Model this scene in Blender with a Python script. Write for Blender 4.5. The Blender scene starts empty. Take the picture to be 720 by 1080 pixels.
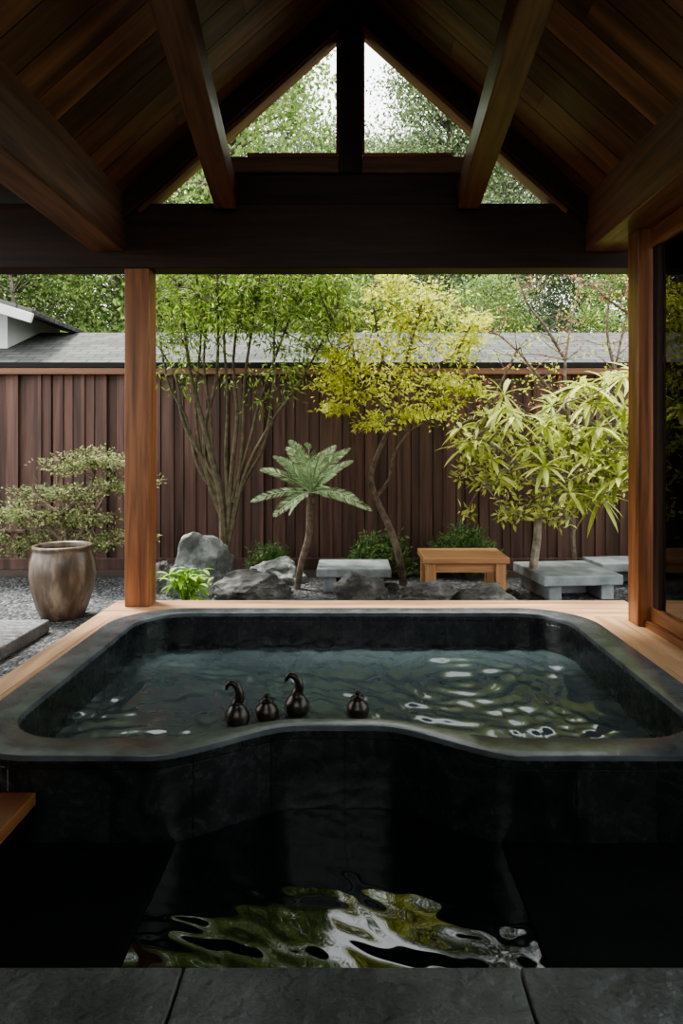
import bpy, bmesh, math, random
import numpy as np
from mathutils import Vector, Matrix, noise
R = np.random.RandomState(7)
random.seed(7)
F=720.0; CZ=1.3
def W(px,py,Y): return ((px-372)*Y/F, Y, CZ-(py-470)*Y/F)
scene=bpy.context.scene
# ---------------- helpers ----------------
def link(o,parent=None):
    scene.collection.objects.link(o)
    if parent: o.parent=parent
    return o
def empty(name):
    e=bpy.data.objects.new(name,None); e.empty_display_size=0.1
    return link(e)
class MB:
    def __init__(s): s.V=[];s.F=[];s.M=[];s.n=0
    def add(s,v,f,m=0):
        v=[tuple(map(float,a)) for a in v]; s.V+=v
        s.F+=[tuple(i+s.n for i in a) for a in f]; s.M+=[m]*len(f); s.n+=len(v)
    def box(s,a,b,m=0):
        x0,y0,z0=a;x1,y1,z1=b
        s.add([(x0,y0,z0),(x1,y0,z0),(x1,y1,z0),(x0,y1,z0),(x0,y0,z1),(x1,y0,z1),(x1,y1,z1),(x0,y1,z1)],
              [(0,3,2,1),(4,5,6,7),(0,1,5,4),(1,2,6,5),(2,3,7,6),(3,0,4,7)],m)
    def tube(s,P,r,m=0,seg=7):
        P=[Vector(p) for p in P]; n=len(P)
        if not hasattr(r,'__len__'): r=[r]*n
        vs=[];fs=[];u=None
        for i,p in enumerate(P):
            d=(P[min(i+1,n-1)]-P[max(i-1,0)])
            if d.length<1e-9: d=Vector((0,0,1))
            d.normalize()
            if u is None:
                u=d.orthogonal().normalized()
            else:
                u=(u-d*u.dot(d))
                u=u.normalized() if u.length>1e-6 else d.orthogonal().normalized()
            w=d.cross(u)
            for k in range(seg):
                a=2*math.pi*k/seg
                vs.append(p+(u*math.cos(a)+w*math.sin(a))*r[i])
        for i in range(n-1):
            for k in range(seg):
                k2=(k+1)%seg
                fs.append((i*seg+k,i*seg+k2,(i+1)*seg+k2,(i+1)*seg+k))
        fs.append(tuple(reversed(range(seg)))); fs.append(tuple((n-1)*seg+k for k in range(seg)))
        s.add(vs,fs,m)
    def lathe(s,prof,c=(0,0,0),m=0,seg=40):
        vs=[];fs=[]
        for (r,z) in prof:
            for k in range(seg):
                a=2*math.pi*k/seg; vs.append((c[0]+r*math.cos(a),c[1]+r*math.sin(a),c[2]+z))
        for i in range(len(prof)-1):
            for k in range(seg):
                k2=(k+1)%seg
                fs.append((i*seg+k,i*seg+k2,(i+1)*seg+k2,(i+1)*seg+k))
        fs.append(tuple(reversed(range(seg)))); fs.append(tuple((len(prof)-1)*seg+k for k in range(seg)))
        s.add(vs,fs,m)
    def leaves(s,C,D,L,Wd,m=0,fold=0.25,flat=None):
        C=np.asarray(C,float);D=np.asarray(D,float);n=len(C)
        if n==0:return
        D/=np.linalg.norm(D,axis=1)[:,None]+1e-9
        L=np.broadcast_to(np.asarray(L,float),(n,))[:,None]; Wd=np.broadcast_to(np.asarray(Wd,float),(n,))[:,None]
        up=R.normal(size=(n,3)) if flat is None else np.array([0,0,1.0])+flat*R.normal(size=(n,3))
        S=np.cross(D,up);S/=np.linalg.norm(S,axis=1)[:,None]+1e-9
        N=np.cross(S,D)
        mid=C+D*L*0.45
        v=np.stack([C,mid+S*Wd*.5+N*Wd*fold,C+D*L,mid-S*Wd*.5+N*Wd*fold,],1).reshape(-1,3)
        b=(np.arange(n)*4+s.n)
        f=np.stack([np.stack([b,b+1,b+2],1),np.stack([b,b+2,b+3],1)],1).reshape(-1,3)
        s.V+=v.tolist(); s.F+=f.tolist(); s.M+=[m]*(2*n); s.n+=4*n
    def build(s,name,mats,smooth=False,parent=None,bevel=0,recalc=False):
        me=bpy.data.meshes.new(name); me.from_pydata(s.V,[],s.F)
        for x in mats: me.materials.append(x)
        me.polygons.foreach_set('material_index',s.M)
        if smooth: me.polygons.foreach_set('use_smooth',[True]*len(s.F))
        me.update()
        o=bpy.data.objects.new(name,me); link(o,parent)
        if bevel:
            b=o.modifiers.new('b','BEVEL'); b.width=bevel; b.segments=2; b.limit_method='ANGLE'
        return o
def beam(name,p0,p1,w,h,mat,parent=None,bevel=0.008,up=(0,0,1)):
    p0=Vector(p0);p1=Vector(p1);d=p1-p0;L=d.length;x=d.normalized()
    y=Vector(up).cross(x).normalized(); z=x.cross(y)
    mb=MB(); mb.box((-L/2,-w/2,-h/2),(L/2,w/2,h/2))
    o=mb.build(name,[mat],bevel=bevel)
    M=Matrix((x,y,z)).transposed().to_4x4(); M.translation=(p0+p1)/2
    o.matrix_world=M
    if parent: o.parent=parent
    return o
# ---------------- materials ----------------
def nt(name):
    m=bpy.data.materials.new(name); m.use_nodes=True; t=m.node_tree; 
    return m,t,t.nodes['Principled BSDF'],t.nodes.new,t.links.new
def ramp(t,fac,stops):
    r=t.nodes.new('ShaderNodeValToRGB'); e=r.color_ramp.elements
    e[0].position,e[0].color=stops[0][0],(*stops[0][1],1)
    e[1].position,e[1].color=stops[-1][0],(*stops[-1][1],1)
    for p,c in stops[1:-1]:
        k=e.new(p);k.color=(*c,1)
    t.links.new(fac,r.inputs['Fac']); return r
def wood(name,c1,c2,rough=0.5,scale=(1.2,18,18),bump=0.15,island=0.35,spec=0.4):
    m,t,b,N,L=nt(name)
    tc=N('ShaderNodeTexCoord'); mp=N('ShaderNodeMapping'); mp.inputs['Scale'].default_value=scale
    L(tc.outputs['Object'],mp.inputs['Vector'])
    geo=N('ShaderNodeNewGeometry')
    comb=N('ShaderNodeCombineXYZ')
    mul=N('ShaderNodeMath');mul.operation='MULTIPLY';mul.inputs[1].default_value=37.0
    L(geo.outputs['Random Per Island'],mul.inputs[0])
    for i in range(3): L(mul.outputs[0],comb.inputs[i])
    a2=N('ShaderNodeVectorMath');a2.operation='ADD';L(mp.outputs[0],a2.inputs[0]);L(comb.outputs[0],a2.inputs[1])
    n=N('ShaderNodeTexNoise');n.inputs['Scale'].default_value=1.0;n.inputs['Detail'].default_value=8;n.inputs['Distortion'].default_value=0.6
    L(a2.outputs[0],n.inputs['Vector'])
    r=ramp(t,n.outputs['Fac'],[(0.3,c1),(0.7,c2)])
    hs=N('ShaderNodeHueSaturation')
    mr=N('ShaderNodeMapRange');mr.inputs['To Min'].default_value=1-island;mr.inputs['To Max'].default_value=1+island
    L(geo.outputs['Random Per Island'],mr.inputs['Value']);L(mr.outputs[0],hs.inputs['Value'])
    L(r.outputs['Color'],hs.inputs['Color']);L(hs.outputs['Color'],b.inputs['Base Color'])
    b.inputs['Roughness'].default_value=rough; b.inputs['Specular IOR Level'].default_value=spec
    bp=N('ShaderNodeBump');bp.inputs['Strength'].default_value=bump;bp.inputs['Distance'].default_value=0.01
    L(n.outputs['Fac'],bp.inputs['Height']);L(bp.outputs[0],b.inputs['Normal'])
    return m
def noisy(name,stops,scale=6,rough=0.8,bump=0.4,dist=0.02,detail=10,metal=0,spec=0.4,coord='Object',bscale=None):
    m,t,b,N,L=nt(name)
    tc=N('ShaderNodeTexCoord');n=N('ShaderNodeTexNoise');n.inputs['Scale'].default_value=scale;n.inputs['Detail'].default_value=detail
    L(tc.outputs[coord],n.inputs['Vector'])
    r=ramp(t,n.outputs['Fac'],stops);L(r.outputs['Color'],b.inputs['Base Color'])
    b.inputs['Roughness'].default_value=rough;b.inputs['Specular IOR Level'].default_value=spec;b.inputs['Metallic'].default_value=metal
    h=n
    if bscale:
        h=N('ShaderNodeTexNoise');h.inputs['Scale'].default_value=bscale;h.inputs['Detail'].default_value=8;L(tc.outputs[coord],h.inputs['Vector'])
    bp=N('ShaderNodeBump');bp.inputs['Strength'].default_value=bump;bp.inputs['Distance'].default_value=dist
    L(h.outputs['Fac'],bp.inputs['Height']);L(bp.outputs[0],b.inputs['Normal'])
    return m
def leafmat(name,dark,mid,light,trans=0.4,rough=0.45):
    m,t,b,N,L=nt(name)
    geo=N('ShaderNodeNewGeometry')
    r=ramp(t,geo.outputs['Random Per Island'],[(0.0,dark),(0.5,mid),(1.0,light)])
    L(r.outputs['Color'],b.inputs['Base Color']);b.inputs['Roughness'].default_value=rough;b.inputs['Specular IOR Level'].default_value=0.3
    tr=N('ShaderNodeBsdfTranslucent');L(r.outputs['Color'],tr.inputs['Color'])
    mx=N('ShaderNodeMixShader');mx.inputs[0].default_value=trans
    L(b.outputs[0],mx.inputs[1]);L(tr.outputs[0],mx.inputs[2]);L(mx.outputs[0],t.nodes['Material Output'].inputs['Surface'])
    return m
def tile(name,c1,c2,vein,tw,th,rough):
    m,t,b,N,L=nt(name)
    uv=N('ShaderNodeTexCoord');br=N('ShaderNodeTexBrick')
    br.offset=0.0;br.inputs['Scale'].default_value=1;br.inputs['Brick Width'].default_value=tw;br.inputs['Row Height'].default_value=th
    br.inputs['Mortar Size'].default_value=0.003;br.inputs['Mortar Smooth'].default_value=0.3
    br.inputs['Color1'].default_value=(0.7,0.7,0.7,1);br.inputs['Color2'].default_value=(1.15,1.15,1.15,1);br.inputs['Mortar'].default_value=(0.3,0.3,0.3,1)
    L(uv.outputs['UV'],br.inputs['Vector'])
    n=N('ShaderNodeTexNoise');n.inputs['Scale'].default_value=3.5;n.inputs['Detail'].default_value=12;n.inputs['Distortion'].default_value=1.5
    L(uv.outputs['Object'],n.inputs['Vector'])
    r=ramp(t,n.outputs['Fac'],[(0.35,c1),(0.494,c2),(0.502,vein),(0.51,c2),(0.75,c1)])
    mx=N('ShaderNodeMix');mx.data_type='RGBA';mx.blend_type='MULTIPLY';mx.inputs[0].default_value=1
    L(r.outputs['Color'],mx.inputs[6]);L(br.outputs['Color'],mx.inputs[7]);L(mx.outputs[2],b.inputs['Base Color'])
    n2=N('ShaderNodeTexNoise');n2.inputs['Scale'].default_value=28;n2.inputs['Detail'].default_value=8;L(uv.outputs['Object'],n2.inputs['Vector'])
    mr=N('ShaderNodeMapRange');mr.inputs['To Min'].default_value=rough*0.6;mr.inputs['To Max'].default_value=rough*1.4;L(n2.outputs['Fac'],mr.inputs[0]);L(mr.outputs[0],b.inputs['Roughness'])
    bp=N('ShaderNodeBump');bp.inputs['Strength'].default_value=0.25;bp.inputs['Distance'].default_value=0.006;L(n2.outputs['Fac'],bp.inputs['Height'])
    bp2=N('ShaderNodeBump');bp2.invert=True;bp2.inputs['Strength'].default_value=0.6;bp2.inputs['Distance'].default_value=0.004;L(br.outputs['Fac'],bp2.inputs['Height']);L(bp.outputs[0],bp2.inputs['Normal']);L(bp2.outputs[0],b.inputs['Normal'])
    return m
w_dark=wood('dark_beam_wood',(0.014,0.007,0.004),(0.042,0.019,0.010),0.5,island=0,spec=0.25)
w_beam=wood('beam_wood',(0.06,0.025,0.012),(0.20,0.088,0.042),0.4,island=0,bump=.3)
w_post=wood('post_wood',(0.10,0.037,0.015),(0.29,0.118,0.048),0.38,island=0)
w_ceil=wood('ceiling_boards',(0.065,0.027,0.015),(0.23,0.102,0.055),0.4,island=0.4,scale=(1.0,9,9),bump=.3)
w_fence=wood('fence_wood',(0.042,0.021,0.016),(0.12,0.063,0.047),0.7,scale=(14,14,0.8),island=0.35)
w_ftrim=wood('fence_trim_wood',(0.12,0.06,0.035),(0.22,0.11,0.065),0.7,island=0)
w_table=wood('table_wood',(0.26,0.125,0.058),(0.48,0.27,0.13),0.5,island=0.15)
w_deck=wood('deck_wood',(0.30,0.165,0.09),(0.58,0.37,0.22),0.34,island=0.22,scale=(1.2,14,14),spec=0.5)
w_decky=wood('deck_wood_side',(0.30,0.165,0.09),(0.58,0.37,0.22),0.34,island=0.22,scale=(14,1.2,14),spec=0.5)
w_wall=wood('wall_wood',(0.02,0.01,0.006),(0.05,0.025,0.015),0.6,scale=(8,8,0.8),island=0.3)
m_tub=tile('tub_tile',(0.009,0.0105,0.0108),(0.019,0.0215,0.0215),(0.05,0.05,0.045),0.31,0.31,0.26)
m_rim=noisy('tub_rim_slate',[(0.3,(0.048,0.054,0.060)),(0.7,(0.115,0.126,0.136))],7,0.22,0.3,0.005,bscale=55,spec=0.7)
m_slab=noisy('slate_paver',[(0.3,(0.065,0.067,0.07)),(0.7,(0.15,0.154,0.158))],3,0.38,1.0,0.03,bscale=18,spec=0.5)
m_black=noisy('black_stone',[(0.3,(0.002,0.0025,0.0025)),(0.7,(0.007,0.008,0.008))],5,0.75,0.4,0.01,bscale=20,spec=0.1)
m_bench=noisy('grey_granite',[(0.3,(0.12,0.135,0.14)),(0.7,(0.26,0.28,0.285))],7,0.7,0.3,0.01,bscale=50)
m_rock=noisy('boulder_stone',[(0.25,(0.035,0.038,0.036)),(0.45,(0.10,0.107,0.10)),(0.58,(0.22,0.23,0.22)),(0.78,(0.42,0.43,0.41))],5.5,0.85,1,0.08)
m_rockd=noisy('dark_boulder_stone',[(0.25,(0.03,0.03,0.028)),(0.5,(0.09,0.09,0.083)),(0.75,(0.25,0.245,0.23))],6,0.85,1,0.08)
m_bark=noisy('bark',[(0.3,(0.06,0.042,0.03)),(0.7,(0.2,0.15,0.11))],18,0.9,0.7,0.01)
m_barkg=noisy('pale_bark',[(0.3,(0.11,0.09,0.07)),(0.7,(0.28,0.245,0.19))],16,0.9,0.7,0.01)
m_stem=noisy('cane_stem',[(0.3,(0.05,0.042,0.025)),(0.7,(0.14,0.118,0.068))],18,0.8,0.4,0.01)
m_vessel=noisy('dark_bronze',[(0.3,(0.02,0.015,0.013)),(0.7,(0.06,0.045,0.036))],12,0.3,0.2,0.004,metal=0.5,spec=0.5)
def gravel():
    m,t,b,N,L=nt('gravel')
    tc=N('ShaderNodeTexCoord');v=N('ShaderNodeTexVoronoi');v.inputs['Scale'].default_value=32;L(tc.outputs['Object'],v.inputs['Vector'])
    r=ramp(t,v.outputs['Color'],[(0.0,(0.012,0.013,0.015)),(0.5,(0.045,0.048,0.052)),(1.0,(0.2,0.2,0.2))])
    L(r.outputs['Color'],b.inputs['Base Color']);b.inputs['Roughness'].default_value=0.8
    bp=N('ShaderNodeBump');bp.invert=True;bp.inputs['Distance'].default_value=0.04;L(v.outputs['Distance'],bp.inputs['Height']);L(bp.outputs[0],b.inputs['Normal'])
    return m
m_gravel=gravel()
m_mulch=noisy('bark_mulch',[(0.3,(0.02,0.015,0.012)),(0.7,(0.09,0.062,0.048))],40,0.95,1,0.03)
def shingles():
    m,t,b,N,L=nt('roof_shingles')
    tc=N('ShaderNodeTexCoord');br=N('ShaderNodeTexBrick');br.inputs['Scale'].default_value=1;br.inputs['Brick Width'].default_value=0.28;br.inputs['Row Height'].default_value=0.14
    br.inputs['Color1'].default_value=(0.045,0.047,0.043,1);br.inputs['Color2'].default_value=(0.09,0.093,0.086,1);br.inputs['Mortar'].default_value=(0.02,0.02,0.02,1);br.inputs['Mortar Size'].default_value=0.012
    L(tc.outputs['Object'],br.inputs['Vector']);L(br.outputs['Color'],b.inputs['Base Color']);b.inputs['Roughness'].default_value=0.9
    return m
m_shingle=shingles()
m_white=noisy('painted_fascia',[(0.3,(0.5,0.51,0.5)),(0.7,(0.65,0.66,0.65))],2,0.6,0.05,0.002)
def watermat(name,col,ior,rough=0.03):
    m,t,b,N,L=nt(name)
    b.inputs['Base Color'].default_value=(*col,1);b.inputs['Roughness'].default_value=rough;b.inputs['IOR'].default_value=ior
    return m
m_water=watermat('pool_water',(0.05,0.07,0.072),1.5,0.05)
m_water2=watermat('dark_water',(0.004,0.006,0.006),1.55,0.03)
def glassm():
    m,t,b,N,L=nt('door_glass')
    t.nodes.remove(b)
    tr=N('ShaderNodeBsdfTransparent');tr.inputs['Color'].default_value=(0.82,0.88,0.86,1)
    g=N('ShaderNodeBsdfGlossy');g.inputs['Roughness'].default_value=0.01
    fr=N('ShaderNodeFresnel');fr.inputs['IOR'].default_value=1.5
    mx=N('ShaderNodeMixShader');L(fr.outputs[0],mx.inputs[0]);L(tr.outputs[0],mx.inputs[1]);L(g.outputs[0],mx.inputs[2]);L(mx.outputs[0],t.nodes['Material Output'].inputs['Surface'])
    return m
m_glass=glassm()
def potm():
    m,t,b,N,L=nt('stoneware_glaze')
    tc=N('ShaderNodeTexCoord');mp=N('ShaderNodeMapping');mp.inputs['Scale'].default_value=(9,9,2.5);L(tc.outputs['Object'],mp.inputs[0])
    n=N('ShaderNodeTexNoise');n.inputs['Scale'].default_value=1.3;n.inputs['Detail'].default_value=8;L(mp.outputs[0],n.inputs['Vector'])
    r=ramp(t,n.outputs['Fac'],[(0.3,(0.035,0.023,0.014)),(0.5,(0.10,0.07,0.048)),(0.7,(0.25,0.19,0.14))])
    L(r.outputs['Color'],b.inputs['Base Color']);b.inputs['Roughness'].default_value=0.35
    bp=N('ShaderNodeBump');bp.inputs['Strength'].default_value=0.3;bp.inputs['Distance'].default_value=0.01;L(n.outputs['Fac'],bp.inputs['Height']);L(bp.outputs[0],b.inputs['Normal'])
    return m
m_pot=potm()
l_bam=leafmat('bamboo_leaf',(0.08,0.15,0.02),(0.19,0.30,0.045),(0.38,0.48,0.1))
l_map=leafmat('maple_leaf',(0.32,0.37,0.04),(0.56,0.60,0.10),(0.8,0.78,0.26),0.45)
l_right=leafmat('lance_leaf',(0.24,0.31,0.05),(0.46,0.52,0.11),(0.74,0.74,0.3),0.4)
l_fern=leafmat('fern_leaf',(0.2,0.31,0.16),(0.38,0.5,0.28),(0.56,0.66,0.42),0.35)
l_shrub=leafmat('shrub_leaf',(0.10,0.14,0.05),(0.23,0.27,0.11),(0.45,0.45,0.23),0.3)
l_dark=leafmat('bush_leaf',(0.05,0.1,0.03),(0.11,0.19,0.06),(0.2,0.3,0.1),0.25)
l_bright=leafmat('bright_leaf',(0.13,0.28,0.035),(0.26,0.46,0.06),(0.45,0.62,0.13),0.4)
l_red=leafmat('red_bud',(0.30,0.06,0.05),(0.5,0.16,0.12),(0.7,0.4,0.25),0.4)
l_bg1=leafmat('forest_leaf',(0.05,0.08,0.03),(0.12,0.17,0.07),(0.25,0.31,0.15),0.35)
l_bg2=leafmat('forest_leaf_bright',(0.08,0.15,0.035),(0.20,0.30,0.08),(0.40,0.49,0.18),0.45)
l_bg3=leafmat('forest_leaf_grey',(0.08,0.12,0.065),(0.16,0.21,0.13),(0.28,0.33,0.22),0.35)
m_bgbark=noisy('forest_bark',[(0.3,(0.07,0.06,0.05)),(0.7,(0.18,0.155,0.13))],6,0.9,0.5,0.02)

# ---------------- hot tub ----------------
TY0,TY1,TA=2.73,5.22,1.72
def front(x,y0,d):
    s=min(max((abs(x+0.07)-0.16)/0.60,0),1); return y0+d*(1-s*s*(3-2*s))
def outline(t):
    a=TA-t*(TA-1.535); y0=TY0+t*(2.90-TY0); y1=TY1-t*(TY1-5.07); d=0.29-t*0.085
    r=0.50-t*0.14; rf=0.42-t*0.12
    P=[]
    NE=60
    for i in range(NE):
        x=-a+rf+(2*a-2*rf)*i/NE; P.append((x,front(x,y0,d)))
    for i in range(12):
        th=-math.pi/2+math.pi/2*i/12; P.append((a-rf+rf*math.cos(th),y0+rf+rf*math.sin(th)))
    for i in range(16): P.append((a,y0+rf+(y1-r-y0-rf)*i/16))
    for i in range(12):
        th=math.pi/2*i/12; P.append((a-r+r*math.cos(th),y1-r+r*math.sin(th)))
    for i in range(24): P.append((a-r-(2*a-2*r)*i/24,y1))
    for i in range(12):
        th=math.pi/2+math.pi/2*i/12; P.append((-a+r+r*math.cos(th),y1-r+r*math.sin(th)))
    for i in range(16): P.append((-a,y1-r-(y1-r-y0-rf)*i/16))
    for i in range(12):
        th=math.pi+math.pi/2*i/12; P.append((-a+rf+rf*math.cos(th),y0+rf+rf*math.sin(th)))
    return P
RZ=0.06; WZ=-0.2
prof=[(0.06,-0.9),(0.06,0.037),(0.0,0.037),(0.0,0.056),(0.01,0.059),(0.03,RZ),(0.97,RZ),(0.99,0.058),(1.0,0.053),(1.0,0.03),(1.0,-0.45),(1.0,-0.75)]
mats=[0,1,1,1,1,1,1,1,1,0,0]
loops=[[(x,y,z) for x,y in outline(t)] for t,z in prof]
n=len(loops[0]); me=bpy.data.meshes.new('hot_tub')
V=[p for l in loops for p in l]; Fc=[];Mi=[]
for i in range(len(loops)-1):
    for k in range(n):
        k2=(k+1)%n; Fc.append((i*n+k,i*n+k2,(i+1)*n+k2,(i+1)*n+k)); Mi.append(mats[i])
Fc.append(tuple((len(loops)-1)*n+k for k in range(n)));Mi.append(0)
me.from_pydata(V,[],Fc);me.materials.append(m_tub);me.materials.append(m_rim);me.polygons.foreach_set('material_index',Mi)
uvl=me.uv_layers.new(name='UVMap')
arc=[0];o=outline(1)
for k in range(n): 
    a=o[k];b=o[(k+1)%n];arc.append(arc[-1]+math.dist(a,b))
for p in me.polygons:
    if len(p.vertices)>4: 
        for li in p.loop_indices:
            v=me.vertices[me.loops[li].vertex_index].co; uvl.data[li].uv=(v.x,v.y)
        continue
    ks=[me.loops[li].vertex_index%n for li in p.loop_indices]; wrap=(0 in ks and n-1 in ks)
    for li,k in zip(p.loop_indices,ks):
        z=me.vertices[me.loops[li].vertex_index].co.z
        uvl.data[li].uv=(arc[n] if (wrap and k==0) else arc[k], z+0.93*1)
me.polygons.foreach_set('use_smooth',[True]*len(Fc))
tub=bpy.data.objects.new('hot_tub',me);link(tub)
es=tub.modifiers.new('es','EDGE_SPLIT');es.split_angle=math.radians(35)
mb=MB();mb.box((-1.2,3.15,-0.75),(0.6,4.0,-0.225),0);mb.build('submerged_seat',[m_tub],parent=tub,bevel=0.01)

rw=np.random.RandomState(3)
def waves(X,Y,amp,rings,nw=26,lo=0.11,hi=0.7,warp=1.0,pw=0.95):
    wx=X+warp*(0.07*np.sin(3.1*Y+1.3*X)+0.04*np.sin(7.3*X-2*Y));wy=Y+warp*(0.07*np.sin(2.7*X+0.5)+0.04*np.sin(6.1*Y+3*X))
    H=np.zeros_like(X)
    for i in range(nw):
        lam=lo*(hi/lo)**(i/(nw-1)); th=rw.uniform(0,math.pi*2);k=2*math.pi/lam
        H+=lam**pw*np.sin(k*(math.cos(th)*wx+math.sin(th)*wy)+rw.uniform(0,6.28))*rw.uniform(.5,1)
    H*=amp
    for cx,cy,a,lam,dec in rings:
        r=np.sqrt((X-cx)**2+(Y-cy)**2); H+=a*np.sin(2*math.pi*r/lam)*np.exp(-r/dec)
    return H
def watergrid(name,x0,x1,y0,y1,z,step,inside,amp,rings,mat,parent,**kw):
    xs=np.arange(x0,x1+step,step);ys=np.arange(y0,y1+step,step)
    X,Y=np.meshgrid(xs,ys);H=waves(X,Y,amp,rings,**kw)+z
    nx=len(xs);ok=np.vectorize(inside)(X,Y)
    fs=[(j*nx+i,j*nx+i+1,(j+1)*nx+i+1,(j+1)*nx+i) for j in range(len(ys)-1) for i in range(nx-1) if ok[j,i] and ok[j,i+1] and ok[j+1,i] and ok[j+1,i+1]]
    used=sorted({v for f in fs for v in f});mp={v:i for i,v in enumerate(used)}
    P=np.stack([X.ravel(),Y.ravel(),H.ravel()],1)
    me=bpy.data.meshes.new(name);me.from_pydata(P[used].tolist(),[],[tuple(mp[v] for v in f) for f in fs]);me.materials.append(mat)
    me.polygons.foreach_set('use_smooth',[True]*len(fs))
    o=bpy.data.objects.new(name,me);link(o,parent);return o
poly=outline(0.72);PX=np.array([p[0] for p in poly]);PY=np.array([p[1] for p in poly])
def inpoly(x,y):
    x2=np.roll(PX,-1);y2=np.roll(PY,-1);c=((PY>y)!=(y2>y))
    with np.errstate(divide='ignore',invalid='ignore'):
        xi=(x2-PX)*(y-PY)/(y2-PY)+PX
    return bool((np.sum(c&(x<xi))%2)==1)
watergrid('bath_water',-1.62,1.62,2.8,5.2,WZ,0.0125,inpoly,0.0078,[(0.70,4.35,0.0062,0.15,1.3),(-0.25,4.1,0.002,0.09,0.35)],m_water,tub,lo=0.075,hi=0.40,nw=26,warp=1.6)

# ---------------- vessels ----------------
def vessel(name,px,py,h,r,kind):
    Y=1.5*720/(py-470);x,_,_=W(px,0,Y);mb=MB()
    z0=-0.223
    if kind=='hook':
        b=h*0.56;k=h-b
        mb.lathe([(r*.55,0),(r*.8,b*.12),(r,b*.42),(r*.92,b*.66),(r*.6,b*.9),(r*.42,b*1.0),(r*.46,b*1.06),(r*.3,b*1.12)],(0,0,z0+0.0))
        P=[Vector((a*r,0,z0+b+c*k)) for a,c in [(0,0.0),(0.16,.25),(.16,.55),(-.05,.85),(-.42,1.0),(-.75,.9),(-.85,.68)]]
        q=[]
        for i in range(6):
            p0=P[max(i-1,0)];p1=P[i];p2=P[i+1];p3=P[min(i+2,6)]
            for j in range(4):
                t=j/4;q.append(0.5*((2*p1)+(p2-p0)*t+(2*p0-5*p1+4*p2-p3)*t*t+(3*p1-p0-3*p2+p3)*t**3))
        q.append(P[-1])
        mb.tube(q,[r*(0.44-0.32*i/24) for i in range(25)],seg=12)
    else:
        b=h*0.72
        mb.lathe([(r*.55,0),(r*.85,b*.15),(r,b*.45),(r*.85,b*.75),(r*.5,b*.95),(r*.5,b*1.0),(r*.62,b*1.03),(r*.55,b*1.08),(r*.2,b*1.13),(r*.14,b*1.2),(r*.25,b*1.28),(r*.22,b*1.36),(r*.05,b*1.4)],(0,0,z0))
    o=mb.build(name,[m_vessel],smooth=True);o.location=(x,Y,0);return o
vessel('bird_necked_bottle',250,765,0.25,0.068,'hook')
vessel('small_lidded_jar',281,758,0.165,0.068,'jar')
vessel('bird_necked_bottle',313,752,0.235,0.072,'hook')
vessel('small_lidded_jar',377,755,0.165,0.066,'jar')

# ---------------- lower pool & paving ----------------
mb=MB()
mb.box((-2.3,1.96,-1.1),(-0.72,2.80,-0.295));mb.box((0.60,1.96,-1.1),(2.3,2.80,-0.295));mb.box((-0.72,1.96,-1.1),(0.60,3.4,-0.95))
lp=mb.build('plunge_pool',[m_black],bevel=0.004)
watergrid('pool_water_surface',-0.74,0.62,1.96,3.12,-0.31,0.008,lambda x,y:y<front(x,2.73,0.29)+0.06,0.0020,[],m_water2,lp,lo=0.08,hi=0.42,nw=20)
mb=MB()
xs=[-2.42,-1.453,-0.486,0.478,1.445,2.412]
for r0,r1 in [(0.99,1.965),(0.005,0.98),(-0.98,-0.005),(-1.96,-0.99)]:
    for a,b in zip(xs[:-1],xs[1:]): mb.box((a+0.004,r0,-0.27),(b-0.004,r1,-0.2),0)
mb.box((-2.45,-2,-1.1),(2.45,1.955,-0.272),1)
mb.build('floor',[m_slab,m_black],bevel=0.006)
st=empty('wooden_step')
for i in range(4):
    x0=-2.25+i*0.25
    beam('tread_%d'%(i+1),(x0+0.122,2.0,-0.1),(x0+0.122,2.71,-0.1),0.243,0.05,w_post,st,0.004)
beam('riser',(-2.25,2.2,-0.21),(-1.35,2.2,-0.21),0.05,0.17,w_dark,st)
beam('riser_rear',(-2.25,2.6,-0.21),(-1.35,2.6,-0.21),0.05,0.17,w_dark,st)

# ---------------- deck ----------------
DX0,DX1,DY1=-1.97,2.28,5.74
mb=MB()
yb=[5.20,5.335,5.47,5.605,5.74]
for a,b in zip(yb[:-1],yb[1:]): mb.box((DX0,a+.002,-0.05),(DX1,b-.002,0.0),0)
mb.box((DX0,2.72,-0.05),(-1.835,5.2,0.0),1)
mb.box((-1.831,2.72,-0.05),(-1.695,5.2,0.0),1)
for a in (1.695,1.84,1.985,2.13): mb.box((a+.002,2.72 if a<1.7 else 2.0,-0.05),(a+.143,5.2,0.0),1)
for sx in (-1,1):
    rr=0.5-0.02;cx=TA-0.02-rr;cy=TY1-0.02-rr;N=10
    top=[]
    for i in range(N+1):
        th=math.pi/2*i/N; top.append((sx*(cx+rr*math.cos(th)),cy+rr*math.sin(th)))
    vs=[(p[0],p[1],-0.001) for p in top]+[(sx*1.70,5.201,-0.001)]
    mb.add(vs,[(i,i+1,N+1) for i in range(N)],1)
mb.box((DX0,2.72,-0.2),(DX0+0.04,5.74,-0.051),1);mb.box((DX0+.05,5.70,-0.2),(DX1,5.74,-0.051),0)
mb.build('wooden_deck',[w_deck,w_decky],bevel=0.002)

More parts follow.
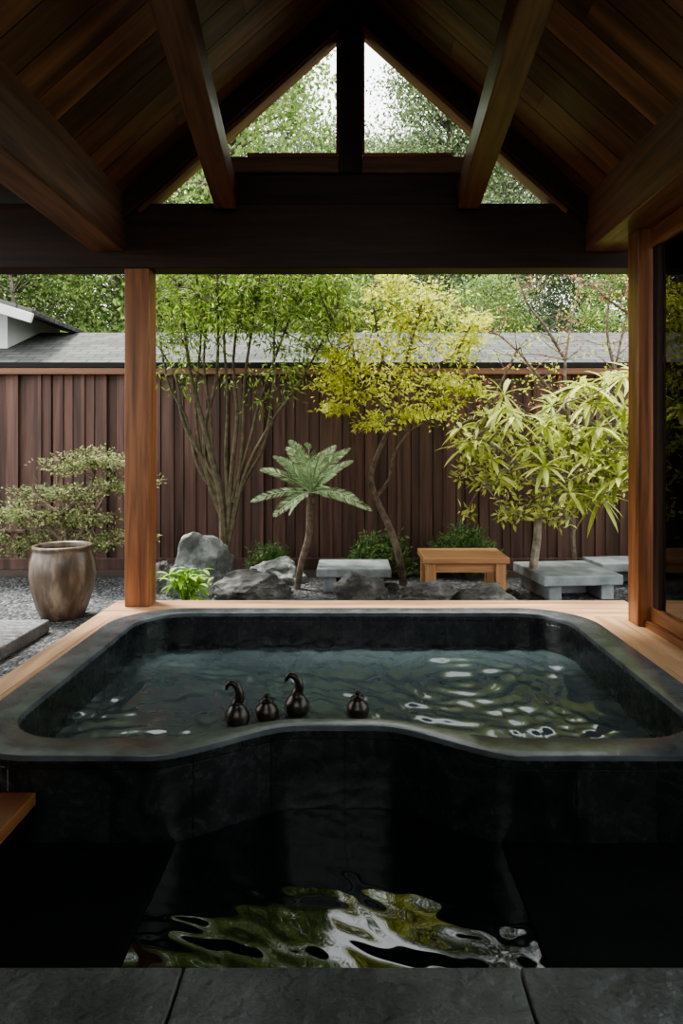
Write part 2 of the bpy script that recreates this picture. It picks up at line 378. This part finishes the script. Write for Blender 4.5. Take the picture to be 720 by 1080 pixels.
# ---------------- pavilion frame ----------------
beam('timber_post',(-1.74,5.6,0.0),(-1.74,5.6,2.73),0.2,0.2,w_post,up=(0,1,0))
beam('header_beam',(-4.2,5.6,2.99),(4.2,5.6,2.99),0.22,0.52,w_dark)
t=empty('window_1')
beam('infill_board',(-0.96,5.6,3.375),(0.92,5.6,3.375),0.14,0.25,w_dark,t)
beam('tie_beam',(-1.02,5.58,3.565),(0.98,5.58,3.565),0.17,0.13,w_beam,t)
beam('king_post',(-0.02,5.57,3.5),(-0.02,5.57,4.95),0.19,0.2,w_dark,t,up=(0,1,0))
SL=0.9;APZ=4.97
beam('trim_1',(-0.12,5.50,3.635),(-0.85,5.50,3.635),0.05,0.03,w_post,t,0.003)
beam('trim_2',(0.08,5.50,3.635),(0.80,5.50,3.635),0.05,0.03,w_post,t,0.003)
beam('trim_3',(-0.125,5.50,3.64),(-0.125,5.50,4.70),0.02,0.03,w_post,t,0.003,up=(0,1,0))
beam('trim_4',(0.085,5.50,3.64),(0.085,5.50,4.70),0.02,0.03,w_post,t,0.003,up=(0,1,0))
for s,nm in ((-1,'left'),(1,'right')):
    c_=math.cos(math.atan(SL))
    off=0.08/c_
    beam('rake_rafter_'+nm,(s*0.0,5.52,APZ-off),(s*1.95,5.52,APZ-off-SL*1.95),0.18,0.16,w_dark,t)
    off2=0.178/c_
    beam('rake_trim_'+nm,(s*0.08,5.52,APZ-off2-0.08*SL),(s*1.72,5.52,APZ-off2-SL*1.72),0.08,0.035,w_post,t,0.004)
beam('eave_beam',(-1.965,-2,3.09),(-1.965,5.5,3.09),0.27,0.46,w_beam,bevel=0.012)
beam('eave_beam',(2.05,-2,3.09),(2.05,5.5,3.09),0.36,0.46,w_beam,bevel=0.012)
def strut(px0,py0,px1,py1):
    a=Vector(W(px0,py0,5.42));b=Vector(W(px1,py1,2.4))
    beam('roof_strut',a,b+(b-a)*0.5,0.17,0.22,w_beam,bevel=0.01)
strut(238,206,130,-190)
strut(494,206,618,-190)
ce=empty('ceiling')
ang=math.atan(SL);Ls=1.98/math.cos(ang)
for s,nm in ((-1,'left'),(1,'right')):
    mb=MB();y=-2.0
    while y<5.8:
        cut=random.choice([0.6,1.0,1.4,1.8]);bw=0.26
        mb.box((0,y+0.004,0),(cut-0.001,y+bw-.004,0.02));mb.box((cut+0.001,y+0.004,0),(Ls,y+bw-.004,0.02));y+=bw
    mb.box((0,-2,0.022),(Ls,5.8,0.12))
    o=mb.build('boards_'+nm,[w_ceil],parent=ce)
    x=Vector((s*math.cos(ang),0,-math.sin(ang)));yv=Vector((0,1,0));z=Vector((s*math.sin(ang),0,math.cos(ang)))
    M=Matrix((x,yv,z)).transposed().to_4x4();M.translation=(0,0,APZ);o.matrix_world=M
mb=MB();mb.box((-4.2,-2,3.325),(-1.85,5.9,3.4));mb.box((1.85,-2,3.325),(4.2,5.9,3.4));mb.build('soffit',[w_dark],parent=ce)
def pwall(name,a,b):
    mb=MB();mb.box(a,b);return mb.build(name,[w_wall])
pwall('unseen_shade_wall_left',(-2.55,-2,-0.3),(-2.43,3.4,3.32))  # out-of-view wall added to block side light and keep the interior dark
pwall('unseen_shade_wall_back',(-2.55,-2.12,-0.3),(2.55,-2.0,2.15))  # unseen wall behind camera, its top set by how much daylight comes over
pwall('wall_right',(2.42,-2,-0.3),(2.54,1.4,3.32))
d=empty('door_1')
beam('door_post',(2.13,4.99,0.0),(2.13,4.99,2.86),0.17,0.18,w_post,d,up=(0,1,0))
beam('sill',(2.15,1.4,0.025),(2.15,4.9,0.025),0.12,0.05,w_post,d)
beam('bottom_rail',(2.15,1.4,0.10),(2.15,4.88,0.10),0.05,0.10,w_post,d)
beam('top_rail',(2.15,1.4,2.78),(2.15,4.88,2.78),0.05,0.14,w_post,d)
beam('stile_1',(2.15,4.80,0.15),(2.15,4.80,2.71),0.05,0.09,w_dark,d,up=(0,1,0))
beam('stile_2',(2.15,3.0,0.15),(2.15,3.0,2.71),0.05,0.09,w_dark,d,up=(0,1,0))
mb=MB();mb.box((2.147,1.4,0.15),(2.153,4.76,2.71));mb.build('glass_pane',[m_glass],parent=d)

# ---------------- ground ----------------
mb=MB()
mb.add([(-30,5.72,-0.2),(30,5.72,-0.2),(30,7.75,-0.2),(-30,7.75,-0.2)],[(0,1,2,3)],0)
mb.add([(-30,-6,-0.2),(-1.95,-6,-0.2),(-1.95,5.72,-0.2),(-30,5.72,-0.2)],[(0,1,2,3)],0)
mb.add([(2.25,-6,-0.2),(30,-6,-0.2),(30,5.72,-0.2),(2.25,5.72,-0.2)],[(0,1,2,3)],0)
mb.add([(-30,7.75,-0.2),(30,7.75,-0.2),(30,60,-0.2),(-30,60,-0.2)],[(0,1,2,3)],1)
mb.add([(-30,-60,-0.2),(30,-60,-0.2),(30,-6,-0.2),(-30,-6,-0.2)],[(0,1,2,3)],1)
mb.add([(-2.45,-6,-0.2),(2.45,-6,-0.2),(2.45,-2,-0.2),(-2.45,-2,-0.2)],[(0,1,2,3)],0)
mb.build('gravel_ground',[m_gravel,m_mulch])
def rockmesh(mb,c,s,seed,m=0,planes=9,sub=4):
    bm=bmesh.new();bmesh.ops.create_icosphere(bm,subdivisions=sub,radius=1)
    rr=random.Random(seed);pl=[]
    for i in range(planes):
        v=Vector((rr.gauss(0,1),rr.gauss(0,1),rr.gauss(0.3,0.8))).normalized();pl.append((v,rr.uniform(0.58,0.85)))
    vs=[]
    for v in bm.verts:
        p=v.co.copy()
        for nn,dd in pl:
            k=p.dot(nn)-dd
            if k>0:p-=nn*k*0.97
        q=p+Vector((seed,seed*.3,0)); p+=p.normalized()*(noise.noise(q*1.8)*0.16+noise.noise(q*5)*0.10+noise.noise(q*12)*0.05+noise.noise(q*25)*0.025)
        p=Vector((p.x*s[0],p.y*s[1],max(p.z,-0.45)*s[2]))
        vs.append(p)
    zm=min(v.z for v in vs)
    vs=[(v.x+c[0],v.y+c[1],v.z-zm+c[2]) for v in vs]
    mb.add(vs,[tuple(x.index for x in f.verts) for f in bm.faces],m);bm.free()
GZ=-0.2
def rock(name,px0,px1,pytop,pybot,seed,m=m_rock,depth=0.8,planes=12):
    Yf=1.5*F/(pybot-470);w=(px1-px0)*Yf/F/2;Y=Yf+w*depth*0.8;w=(px1-px0)*Y/F/2
    x=((px0+px1)/2-372)*Y/F;ztop=CZ-(pytop-470)*Y/F;h=ztop-GZ
    mb=MB();rockmesh(mb,(0,0,0),(w*1.18,w*depth,h/1.25),seed,planes=planes)
    zs=max(v[2] for v in mb.V);xs_=[v[0] for v in mb.V];k=h/zs;kx=2*w/(max(xs_)-min(xs_))
    mb.V=[(v[0]*kx,v[1],v[2]*k-0.012) for v in mb.V]
    o=mb.build(name,[m],smooth=False);o.location=(x,Y,GZ);return o
rock('boulder',172,244,558,630,77,m_rock,.8,8)
rock('boulder',158,192,590,626,19,m_rockd)
rock('boulder',226,308,602,635,5,m_rockd)
rock('boulder',262,322,586,618,23,m_rock)
rock('boulder',349,407,600,636,31,m_rockd,.45)
rock('flat_stepping_stone',411,482,611,638,41,m_rockd,0.4,6)
rock('flat_stepping_stone',484,547,613,638,52,m_rockd,0.4,6)
def bench(name,x,y,w,dp,h,rot,th=0.09):
    mb=MB();mb.box((-w/2,-dp/2,h-th),(w/2,dp/2,h))
    mb.box((-w/2+0.07,-dp/2+0.05,0),(-w/2+0.2,dp/2-0.05,h-th));mb.box((w/2-0.2,-dp/2+0.05,0),(w/2-0.07,dp/2-0.05,h-th));mb.box((-w/2+.2,-0.06,0),(w/2-.2,0.06,h-th))
    o=mb.build(name,[m_bench],bevel=0.012);o.location=(x,y,GZ);o.rotation_euler=(0,0,rot);return o
bench('stone_bench',0.01,7.22,0.76,0.60,0.25,0.0)
bench('stone_bench',2.17,6.98,0.80,0.85,0.25,0.12,0.1)
bench('stone_bench',2.95,7.55,0.65,0.5,0.24,0.1)
tb=empty('wooden_table')
TX,TYY=(486.5-372)*6.95/F,6.95
for i in range(4):
    yy=TYY-0.24+0.16*i
    beam('top_board_%d'%(i+1),(TX-0.42,yy,GZ+0.38),(TX+0.42,yy,GZ+0.38),0.154,0.06,w_table,tb,0.006)
k=0
for sx in (-1,1):
    for sy in (-1,1):
        k+=1;beam('leg_%d'%k,(TX+sx*0.34,TYY+sy*0.24,GZ),(TX+sx*0.34,TYY+sy*0.24,GZ+0.35),0.1,0.1,w_table,tb,0.006,up=(0,1,0))
for sy in (-1,1): beam('apron_%s'%('front' if sy<0 else 'back'),(TX-.30,TYY+sy*.24,GZ+.3),(TX+.30,TYY+sy*.24,GZ+.3),0.04,0.09,w_table,tb,0.004)
for sx in (-1,1): beam('apron_%s'%('left' if sx<0 else 'right'),(TX+sx*.34,TYY-.2,GZ+.3),(TX+sx*.34,TYY+.2,GZ+.3),0.04,0.09,w_table,tb,0.004)
mb=MB();mb.lathe([(0.16,0),(0.175,0.01),(0.215,0.1),(0.255,0.24),(0.275,0.38),(0.268,0.5),(0.245,0.575),(0.235,0.595),(0.25,0.61),(0.248,0.63),(0.232,0.635),(0.215,0.62),(0.225,0.56),(0.24,0.45),(0.2,0.12),(0.1,0.06)],seg=56)
o=mb.build('ceramic_garden_pot',[m_pot],smooth=True);o.location=(-2.54,5.98,GZ)
mb=MB();mb.box((-3.4,4.72,GZ),(-2.44,5.5,GZ+0.1));mb.build('stepping_slab',[m_slab],bevel=0.012)

# ---------------- fence and neighbours ----------------
mb=MB();x=-9.0;i=0
FY=8.3
while x<10:
    w=random.uniform(0.125,0.15);dy=random.choice([0,0.0,0.025])
    mb.box((x,FY+dy,GZ),(x+w-0.012,FY+0.03+dy,2.17),0)
    if i%2==0: mb.box((x-0.03,FY-0.02,GZ),(x+0.012,FY+0.0,2.17),0)
    x+=w;i+=1
mb.box((-9,FY+0.06,GZ),(10,FY+0.1,2.17),0)
mb.build('garden_fence',[w_fence])
fc=bpy.data.objects['garden_fence']
beam('fascia_board',(-9,FY-0.03,2.20),(10,FY-0.03,2.20),0.08,0.08,w_ftrim,fc)
beam('base_board',(-9,FY-0.04,GZ+0.07),(10,FY-0.04,GZ+0.07),0.05,0.14,w_fence,fc)
mb=MB();mb.box((-10,0,-0.06),(11,1.75,0.0));o=mb.build('fence_roof',[m_shingle]);o.location=(0,FY-0.1,2.30);o.rotation_euler=(math.radians(21),0,0)
mb=MB();mb.box((-10,9.92,GZ),(11,10.0,2.85));mb.build('rear_wall',[w_fence])
nb=empty('neighbour_house')
mb=MB()
beam('roof_slab',(-7.0,9.6,3.9),(-3.95,9.6,2.95),2.4,0.06,m_shingle,nb)
beam('fascia',(-7.0,8.37,3.80),(-3.93,8.37,2.86),0.05,0.12,m_white,nb)
mb.box((-7,8.9,2.45),(-4.5,10.5,3.1));o=mb.build('gable_wall',[m_white],parent=nb)

# ---------------- plants ----------------
def poly3(pts,Y):
    return [Vector(W(p[0],p[1],Y+(p[2] if len(p)>2 else 0))) for p in pts]
def smooth(P,k=4):
    n=len(P);out=[]
    for i in range(n-1):
        p0=P[max(i-1,0)];p1=P[i];p2=P[i+1];p3=P[min(i+2,n-1)]
        for j in range(k):
            t=j/k
            out.append(0.5*((2*p1)+(p2-p0)*t+(2*p0-5*p1+4*p2-p3)*t*t+(3*p1-p0-3*p2+p3)*t**3))
    out.append(P[-1]);return out
def stem(mb,pts,Y,r0,r1,m=0,seg=7):
    P=smooth(poly3(pts,Y));n=len(P)
    mb.tube(P,[r0+(r1-r0)*(i/(n-1)) for i in range(n)],m,seg);return P
def twigs(mb,src,c,r,m=0):
    s=min(src,key=lambda p:(p-c).length);mid=(s+c)/2+Vector(R.normal(size=3)*0.04)
    P=smooth([s,mid,c],3);mb.tube(P,[r*(1-0.7*i/(len(P)-1)) for i in range(len(P))],m,5);return P
def cluster(mb,c,rad,n,L,Wd,m,flatz=0.6,droop=-0.2,twig=True,src=None,twm=0,flat=None):
    c=Vector(c)
    P=R.normal(size=(n,3))*np.array([rad,rad,rad*flatz])*0.5+np.array(c)
    D=(P-np.array(c))/rad+R.normal(size=(n,3))*0.6+np.array([0,0,droop])
    mb.leaves(P,D,L*R.uniform(.6,1.2,n),Wd*R.uniform(.7,1.2,n),m,flat=flat)
    if twig and src:
        twigs(mb,src,c,0.008,twm)
        for k in range(3):
            e=c+Vector(R.normal(size=3)*rad*0.5);mb.tube([c,(c+e)/2+Vector((0,0,.02)),e],[.005,.004,.002],twm,4)
mb=MB();Y=7.2;pts=[]
T=[[(237,622),(236,570),(232,520),(215,450),(200,390),(190,300,-.1)],
   [(236,600),(240,560),(246,520),(262,470),(275,420),(300,350),(330,270,.2)],
   [(237,600),(234,550),(225,500),(222,440),(215,380),(222,290,.3)],
   [(238,590),(240,540),(238,480),(240,420),(236,350),(240,270,.1)],
   [(238,590),(248,540),(262,490),(290,440),(318,400),(350,340,-.2)],
   [(236,580),(230,530),(208,490),(196,440),(176,400),(165,330,.2)],
   [(240,570),(250,520),(256,460),(258,400),(268,330),(275,260,.3)],
   [(236,560),(228,520),(212,480),(206,420),(212,350),(205,270,-.3)],
   [(246,530),(262,500),(278,470),(288,410),(290,340),(305,270,-.2)],
   [(225,500),(206,470),(192,440),(186,400),(170,370,.1)],
   [(240,560),(244,500),(250,440),(246,380),(256,300,.2)],
   [(232,540),(218,500),(216,450),(228,400),(230,330),(228,270,-.2)]]
for i,t_ in enumerate(T): pts+=stem(mb,t_,Y,0.06 if i==0 else random.uniform(.022,.034),0.009,0)
for i in range(290):
    px=R.uniform(160,366);py=283+abs(R.normal())*56
    if py>425: continue
    if px>335 and py>370: continue
    if 200<px<275 and py>350 and R.rand()<.6: continue
    yy=Y+R.normal()*0.35;c=W(px,py,yy)
    cluster(mb,c,0.15,30,0.08,0.021,1,0.9,-0.5,True,pts,0)
for i in range(40):
    c=(R.uniform(-2.2,-0.1),Y+.1+R.normal()*.25,R.uniform(3.1,3.7));cluster(mb,c,0.2,36,0.09,0.024,1,0.9,-0.4,True,pts,0)
mb.build('bamboo_tree',[m_stem,l_bam])
mb=MB();Y=7.35;pts=[]
T=[[(425,617),(420,585),(410,555),(396,525),(391,500),(402,470),(412,450)],
   [(412,450),(400,425),(380,405),(362,392,-.2),(348,388,-.3)],[(412,450),(414,420),(404,380),(396,340),(392,305)],
   [(412,450),(428,425),(446,400),(470,380,.1),(500,385,.2)],[(414,420),(428,380),(440,340),(448,310)],
   [(396,525),(410,505),(415,480),(432,455,-.2),(452,445,-.3)],[(380,405),(372,370),(368,340,.2)],[(446,400),(470,420),(505,418)]]
for i,t_ in enumerate(T): pts+=stem(mb,t_,Y,0.045 if i==0 else 0.022,0.024 if i==0 else 0.006,0)
CL=[(392,312,20),(430,318,22),(452,312,16),(378,345,20),(415,345,26),(452,345,24),(366,382,20),(350,376,14),(392,380,26),(430,378,28),(468,365,24),(490,358,16),(372,405,20),(405,408,24),(440,402,24),(475,395,22),(360,428,12),(392,440,14),(430,436,16),(462,430,16),(410,296,14),(350,402,12),(500,340,12),(490,410,14)]
for (a,b,r) in CL:
    for k in range(5):
        yy=Y+R.normal()*0.28;c=W(a+R.normal()*r*.65,b+R.normal()*r*.4,yy)
        cluster(mb,c,r*.0115,54,0.07,0.032,1,0.3,-0.2,True,pts,0,flat=0.5)
mb.build('yellow_maple_tree',[m_bark,l_map])
mb=MB();Y=6.95;pts=[]
T=[[(560,622),(562,600),(566,570),(568,545),(575,530)],[(575,530),(560,505),(540,485),(520,470,-.1),(500,462,-.2)],
   [(575,530),(592,508),(606,480),(620,450),(632,420)],[(568,545),(590,525),(620,510),(650,500,-.2),(668,490,-.2)],
   [(592,508),(580,480),(568,455),(556,440,.2)],[(620,450),(640,440),(660,425,.2)],[(606,480),(600,450),(596,425,-.2)],[(540,485),(530,500),(510,510,-.2)],[(620,510),(634,480),(652,455)]]
for i,t_ in enumerate(T): pts+=stem(mb,t_,Y,0.05 if i==0 else 0.028,0.034 if i==0 else 0.009,0)
def whorl(mb,c,n,L,wd,m,tilt):
    c=Vector(c);ax=Vector((R.normal()*.4,R.normal()*.4-0.3,1)).normalized();u=ax.orthogonal().normalized();v=ax.cross(u)
    for k in range(n):
        a=k*2.4+R.uniform(-.3,.3);el=R.uniform(-.45,.55)
        d=(u*math.cos(a)+v*math.sin(a))*math.cos(el)+ax*math.sin(el)
        l=L*R.uniform(.7,1.15);s=d.cross(Vector((0,0,1)));s=s.normalized() if s.length>.01 else Vector((1,0,0))
        nrm=s.cross(d);w=[.12,.75,1,.7,.0];tt=[0,.25,.5,.78,1]
        vs=[];fs=[]
        for q,(t1,ww) in enumerate(zip(tt,w)):
            p=c+d*l*t1+Vector((0,0,-l*0.28*t1*t1));vs+= [p-s*wd*.5*ww+nrm*wd*.18*ww,p,p+s*wd*.5*ww+nrm*wd*.18*ww]
        for q in range(4):
            b=q*3;fs+=[(b,b+1,b+4,b+3),(b+1,b+2,b+5,b+4)]
        mb.add(vs,fs,m)
WC=[(545,438),(520,455),(500,462),(556,470),(532,425),(585,450),(610,485),(600,462),(632,405),(618,425),(650,395),(660,430),(640,450),(668,470),(655,500),(630,500),(600,520),(640,525),(575,495),(508,488),(492,470),(560,448),(625,460),(665,400),(590,425),(676,445),(680,500),(610,405),(645,480),(525,505)]
for a,b in WC:
    for k in range(2):
        yy=Y+R.normal()*.28;c=W(a+R.normal()*6,b+R.normal()*6,yy);twigs(mb,pts,Vector(c),.012,0)
        whorl(mb,c,13,R.uniform(.20,.36),0.05,1,0)
for i in range(90):
    c=W(R.uniform(485,668),R.uniform(450,550),Y+R.normal()*.3)
    if c[2]<0.55: continue
    cluster(mb,c,0.1,16,0.09,0.035,1,.7,-.1,True,pts,0)
mb.build('lance_leaf_tree',[m_barkg,l_right])
mb=MB();Y=7.85;pts=[]
T=[[(606,604),(604,560),(606,500),(600,440),(596,380),(610,300,.2),(616,230)],[(606,500),(630,450),(648,390),(662,330),(690,280)],[(600,440),(570,400),(545,370),(520,350,.2),(495,345)],
   [(596,380),(575,345),(556,320),(545,290)],[(604,560),(560,480),(520,430),(490,405),(462,398)],[(648,390),(640,350),(644,300)],[(545,370),(530,400),(515,430)],[(570,400),(585,420),(560,430)],[(662,330),(640,315),(625,300)],[(520,430),(500,440),(478,452)]]
for i,t_ in enumerate(T): pts+=stem(mb,t_,Y,0.03 if i==0 else .02,0.008,0)
for i in range(170):
    s=pts[R.randint(len(pts))]
    if s.z<1.4: continue
    e=s+Vector((R.normal()*.25,R.normal()*.15,R.uniform(-.05,.3)));q=smooth([s,(s+e)/2+Vector(R.normal(size=3)*.03),e],3);mb.tube(q,[.008-.006*j/(len(q)-1) for j in range(len(q))],0,4)
    C=np.array([q[R.randint(2,len(q))] for _ in range(7)])+R.normal(size=(7,3))*.03
    mb.leaves(C,R.normal(size=(7,3)),.045,.024,1 if R.rand()<.3 else 2)
mb.build('red_budded_tree',[m_bark,l_red,l_map])
mb=MB();Y=7.15
P=stem(mb,[(313,622),(318,592),(325,568),(327,540),(328,520)],Y,0.032,0.042,0,10)
cr=P[-1]
for k in range(21):
    a=k*2.399+.4;el=[1.35,0.95,0.5,0.1,0.75,-0.2,1.15][k%7]+R.uniform(-.1,.1);L=R.uniform(.56,.68)
    h=Vector((math.cos(a),math.sin(a)*.75,0));pr=[]
    for j in range(15):
        t1=j/14;pr.append(cr+h*(L*t1*(math.cos(el)+.3*t1*(el>.9)))+Vector((0,0,L*(t1*math.sin(el)+.2*t1-0.33*t1*t1))))
    mb.tube(pr,[.009-.006*j/14 for j in range(15)],1,5)
    C=[];D=[];LL=[]
    for j in range(40):
        t1=0.1+0.9*j/40;f=t1*14;i0=min(int(f),13);p=pr[i0].lerp(pr[i0+1],f-i0);tg=(pr[i0+1]-pr[i0]).normalized()
        sd=tg.cross(Vector((0,-0.6,1)))
        if sd.length<.1: sd=tg.cross(Vector((1,0,0)))
        sd.normalize()
        ll=0.105*math.sin(math.pi*min(1,.15+.87*t1))**.6+.01
        for s in(-1,1):
            C.append(p);D.append(sd*s+tg*0.85);LL.append(ll)
    mb.leaves(C,[tuple(d_) for d_ in D],LL,0.015,1,fold=.1,flat=0.8)
mb.build('fern_palm',[m_bark,l_fern])
mb=MB();Y=7.45;pts=[]
T=[[(70,612),(72,580),(66,545),(60,515),(64,490)],[(72,580),(95,550),(110,525),(120,500)],[(66,570),(45,550),(28,540),(8,538)],[(60,545),(90,520),(100,500)],[(28,560),(0,560),(-25,555)],[(66,545),(40,525),(35,510)]]
for i,t_ in enumerate(T): pts+=stem(mb,t_,Y,0.03,0.010,0)
PADS=[(105,487,30),(72,492,26),(125,512,28),(45,518,30),(85,520,32),(15,540,30),(60,546,32),(105,548,32),(-15,553,30),(25,568,32),(78,574,34),(122,568,30),(-30,580,30)]
for (a,b,r) in PADS:
    dy=R.normal()*.12
    for k in range(11):
        yy=Y+dy+R.normal()*.12;c=W(a+R.normal()*r*.5,b+R.normal()*r*.16,yy)
        cluster(mb,c,0.12,56,0.042,0.024,1,.38,0.15,True,pts,0)
mb.build('cloud_pruned_shrub',[m_bark,l_shrub])
def bush(name,px0,px1,pyt,Y,mat,n=60,L=.07,wd=.02):
    mb=MB();x0=(px0-372)*Y/F;x1=(px1-372)*Y/F;h=CZ-(pyt-470)*Y/F-GZ
    base=Vector(((x0+x1)/2,Y,GZ))
    for i in range(n):
        a=R.uniform(0,6.28);rr=math.sqrt(R.rand());ux=math.cos(a)*rr;uy=math.sin(a)*rr
        z=h*math.sqrt(max(0,1-rr*rr))*R.uniform(.5,1);c=base+Vector((ux*(x1-x0)/2,uy*.2,z))
        mb.tube([base+Vector((ux*.06,uy*.06,0)),base.lerp(c,.6)+Vector((0,0,.03)),c],[.006,.004,.003],0,4)
        cluster(mb,c,.08,36,L,wd,1,.8,.15,False)
    return mb.build(name,[m_bark,mat])
bush('low_garden_bush',368,434,560,7.8,l_dark)
bush('low_garden_bush',446,525,556,7.85,l_dark,80)
bush('low_garden_bush',262,300,575,7.9,l_dark,24)
bush('low_garden_bush',700,800,440,7.3,l_right,110,.1,.04)
bush('low_garden_bush',700,780,560,6.6,l_dark,60)
mb=MB()
bx,by,_=W(195,0,6.3)
for k in range(34):
    a=R.uniform(0,6.28);rr=R.uniform(.04,.26);z=R.uniform(.1,.36);c=Vector((bx+math.cos(a)*rr,by+math.sin(a)*rr*.5,GZ+z))
    mb.tube([(bx,by,GZ),(bx+math.cos(a)*rr*.4,by+math.sin(a)*rr*.3,GZ+z*.7),c],[.006,.004,.003],0,4)
    whorl(mb,c,3,.12,.05,0,0)
mb.build('broadleaf_plant',[l_bright])

# ---------------- background forest ----------------
def forest(name,H,cr,crz,ncl,mat,seed,lw=(.13,.075),th=.16,nn=150):
    mb=MB();rs=np.random.RandomState(seed)
    P=[Vector((rs.normal()*.15*i*.4,rs.normal()*.15*i*.4,H*i/6)) for i in range(7)];P=smooth(P,3)
    mb.tube(P,[th*(1-.8*i/(len(P)-1)) for i in range(len(P))],0,8)
    for i in range(ncl):
        t=rs.uniform(crz,1.03);env=math.sin(math.pi*min(1,(t-crz)/(1.05-crz)*.85+.13))**.6
        a=rs.uniform(0,6.28);rr=cr*env*math.sqrt(rs.uniform(.1,1));c=Vector((math.cos(a)*rr,math.sin(a)*rr,H*t))
        s=P[min(len(P)-1,max(0,int((t-.08)*len(P))))]
        mb.tube([s,s.lerp(c,.5)+Vector((0,0,.1)),c],[.04,.02,.008],0,5)
        Q=rs.normal(size=(nn,3))*np.array([.42,.42,.25])+np.array(c);D=rs.normal(size=(nn,3))+np.array([0,0,-.4])
        mb.leaves(Q,D,lw[0]*rs.uniform(.6,1.2,nn),lw[1],1)
    return mb.build(name,[m_bgbark,mat])
A=forest('forest_tree',13,3.0,.28,170,l_bg1,1)
B=forest('bright_forest_tree',11,2.8,.16,170,l_bg2,2)
C_=forest('grey_forest_tree',15,2.6,.3,130,l_bg3,3)
A.location=(-9.5,15,GZ);B.location=(-2.6,14.4,GZ);C_.location=(4.2,19,GZ)
def inst(o,x,y,s,rz):
    k=bpy.data.objects.new(o.name.split('.')[0],o.data);link(k);k.location=(x,y,GZ);k.scale=(s,s,s);k.rotation_euler=(0,0,rz)
for o,L_ in ((A,[(-6.2,17,.9,1),(2.2,17.5,.84,2),(8.2,15,.8,3),(12,18,1,4),(-15,18,1.1,5),(-1,24,.95,1.5),(9,24,1,2.5),(5.5,27,1,.3),(-6,28,1.05,2.2)]),
            (B,[(-6.5,13.2,.6,1),(2.6,13.4,.42,2),(5.6,13.2,.5,4),(-11,12.8,.8,3),(10.5,12.8,.7,5),(0.4,13.6,.42,.7),(-4.6,20,1.05,4.4),(1.5,30,1.3,3.3)]),
            (C_,[(-8.5,21,1,1),(0.4,20.5,.66,3),(7,21,.9,2),(-2.4,22,.85,5),(12.5,24,1,4),(-13,24,1,.5),(3,27,.95,.2)])):
    for x,y,s,r in L_: inst(o,x,y,s,r)

# ---------------- light ----------------
w=bpy.data.worlds.new('World');scene.world=w;w.use_nodes=True;t=w.node_tree;bg=t.nodes['Background']
tc=t.nodes.new('ShaderNodeTexCoord');sp=t.nodes.new('ShaderNodeSeparateXYZ');t.links.new(tc.outputs['Generated'],sp.inputs[0])
r=ramp(t,sp.outputs['Z'],[(0.0,(0.84,0.86,0.84)),(0.35,(0.94,0.96,0.95)),(1.0,(0.92,0.95,1.0))])
t.links.new(r.outputs['Color'],bg.inputs['Color']);bg.inputs['Strength'].default_value=4.8
s=bpy.data.lights.new('sun','SUN');s.energy=10;s.angle=math.radians(14);s.color=(1,.96,.88)
so=bpy.data.objects.new('sun',s);link(so);so.rotation_euler=Vector((0.4,-0.3,-1.0)).to_track_quat('-Z','Y').to_euler()
scene.view_settings.view_transform='AgX'
try: scene.view_settings.look='AgX - Medium High Contrast'
except Exception: pass
cam=bpy.data.cameras.new('camera');cam.lens=24;cam.sensor_width=36;cam.shift_x=-12/1080;cam.shift_y=-70/1080;cam.clip_end=200
co=bpy.data.objects.new('camera',cam);link(co);co.location=(0,0,CZ);co.rotation_euler=(math.pi/2,0,0);scene.camera=co
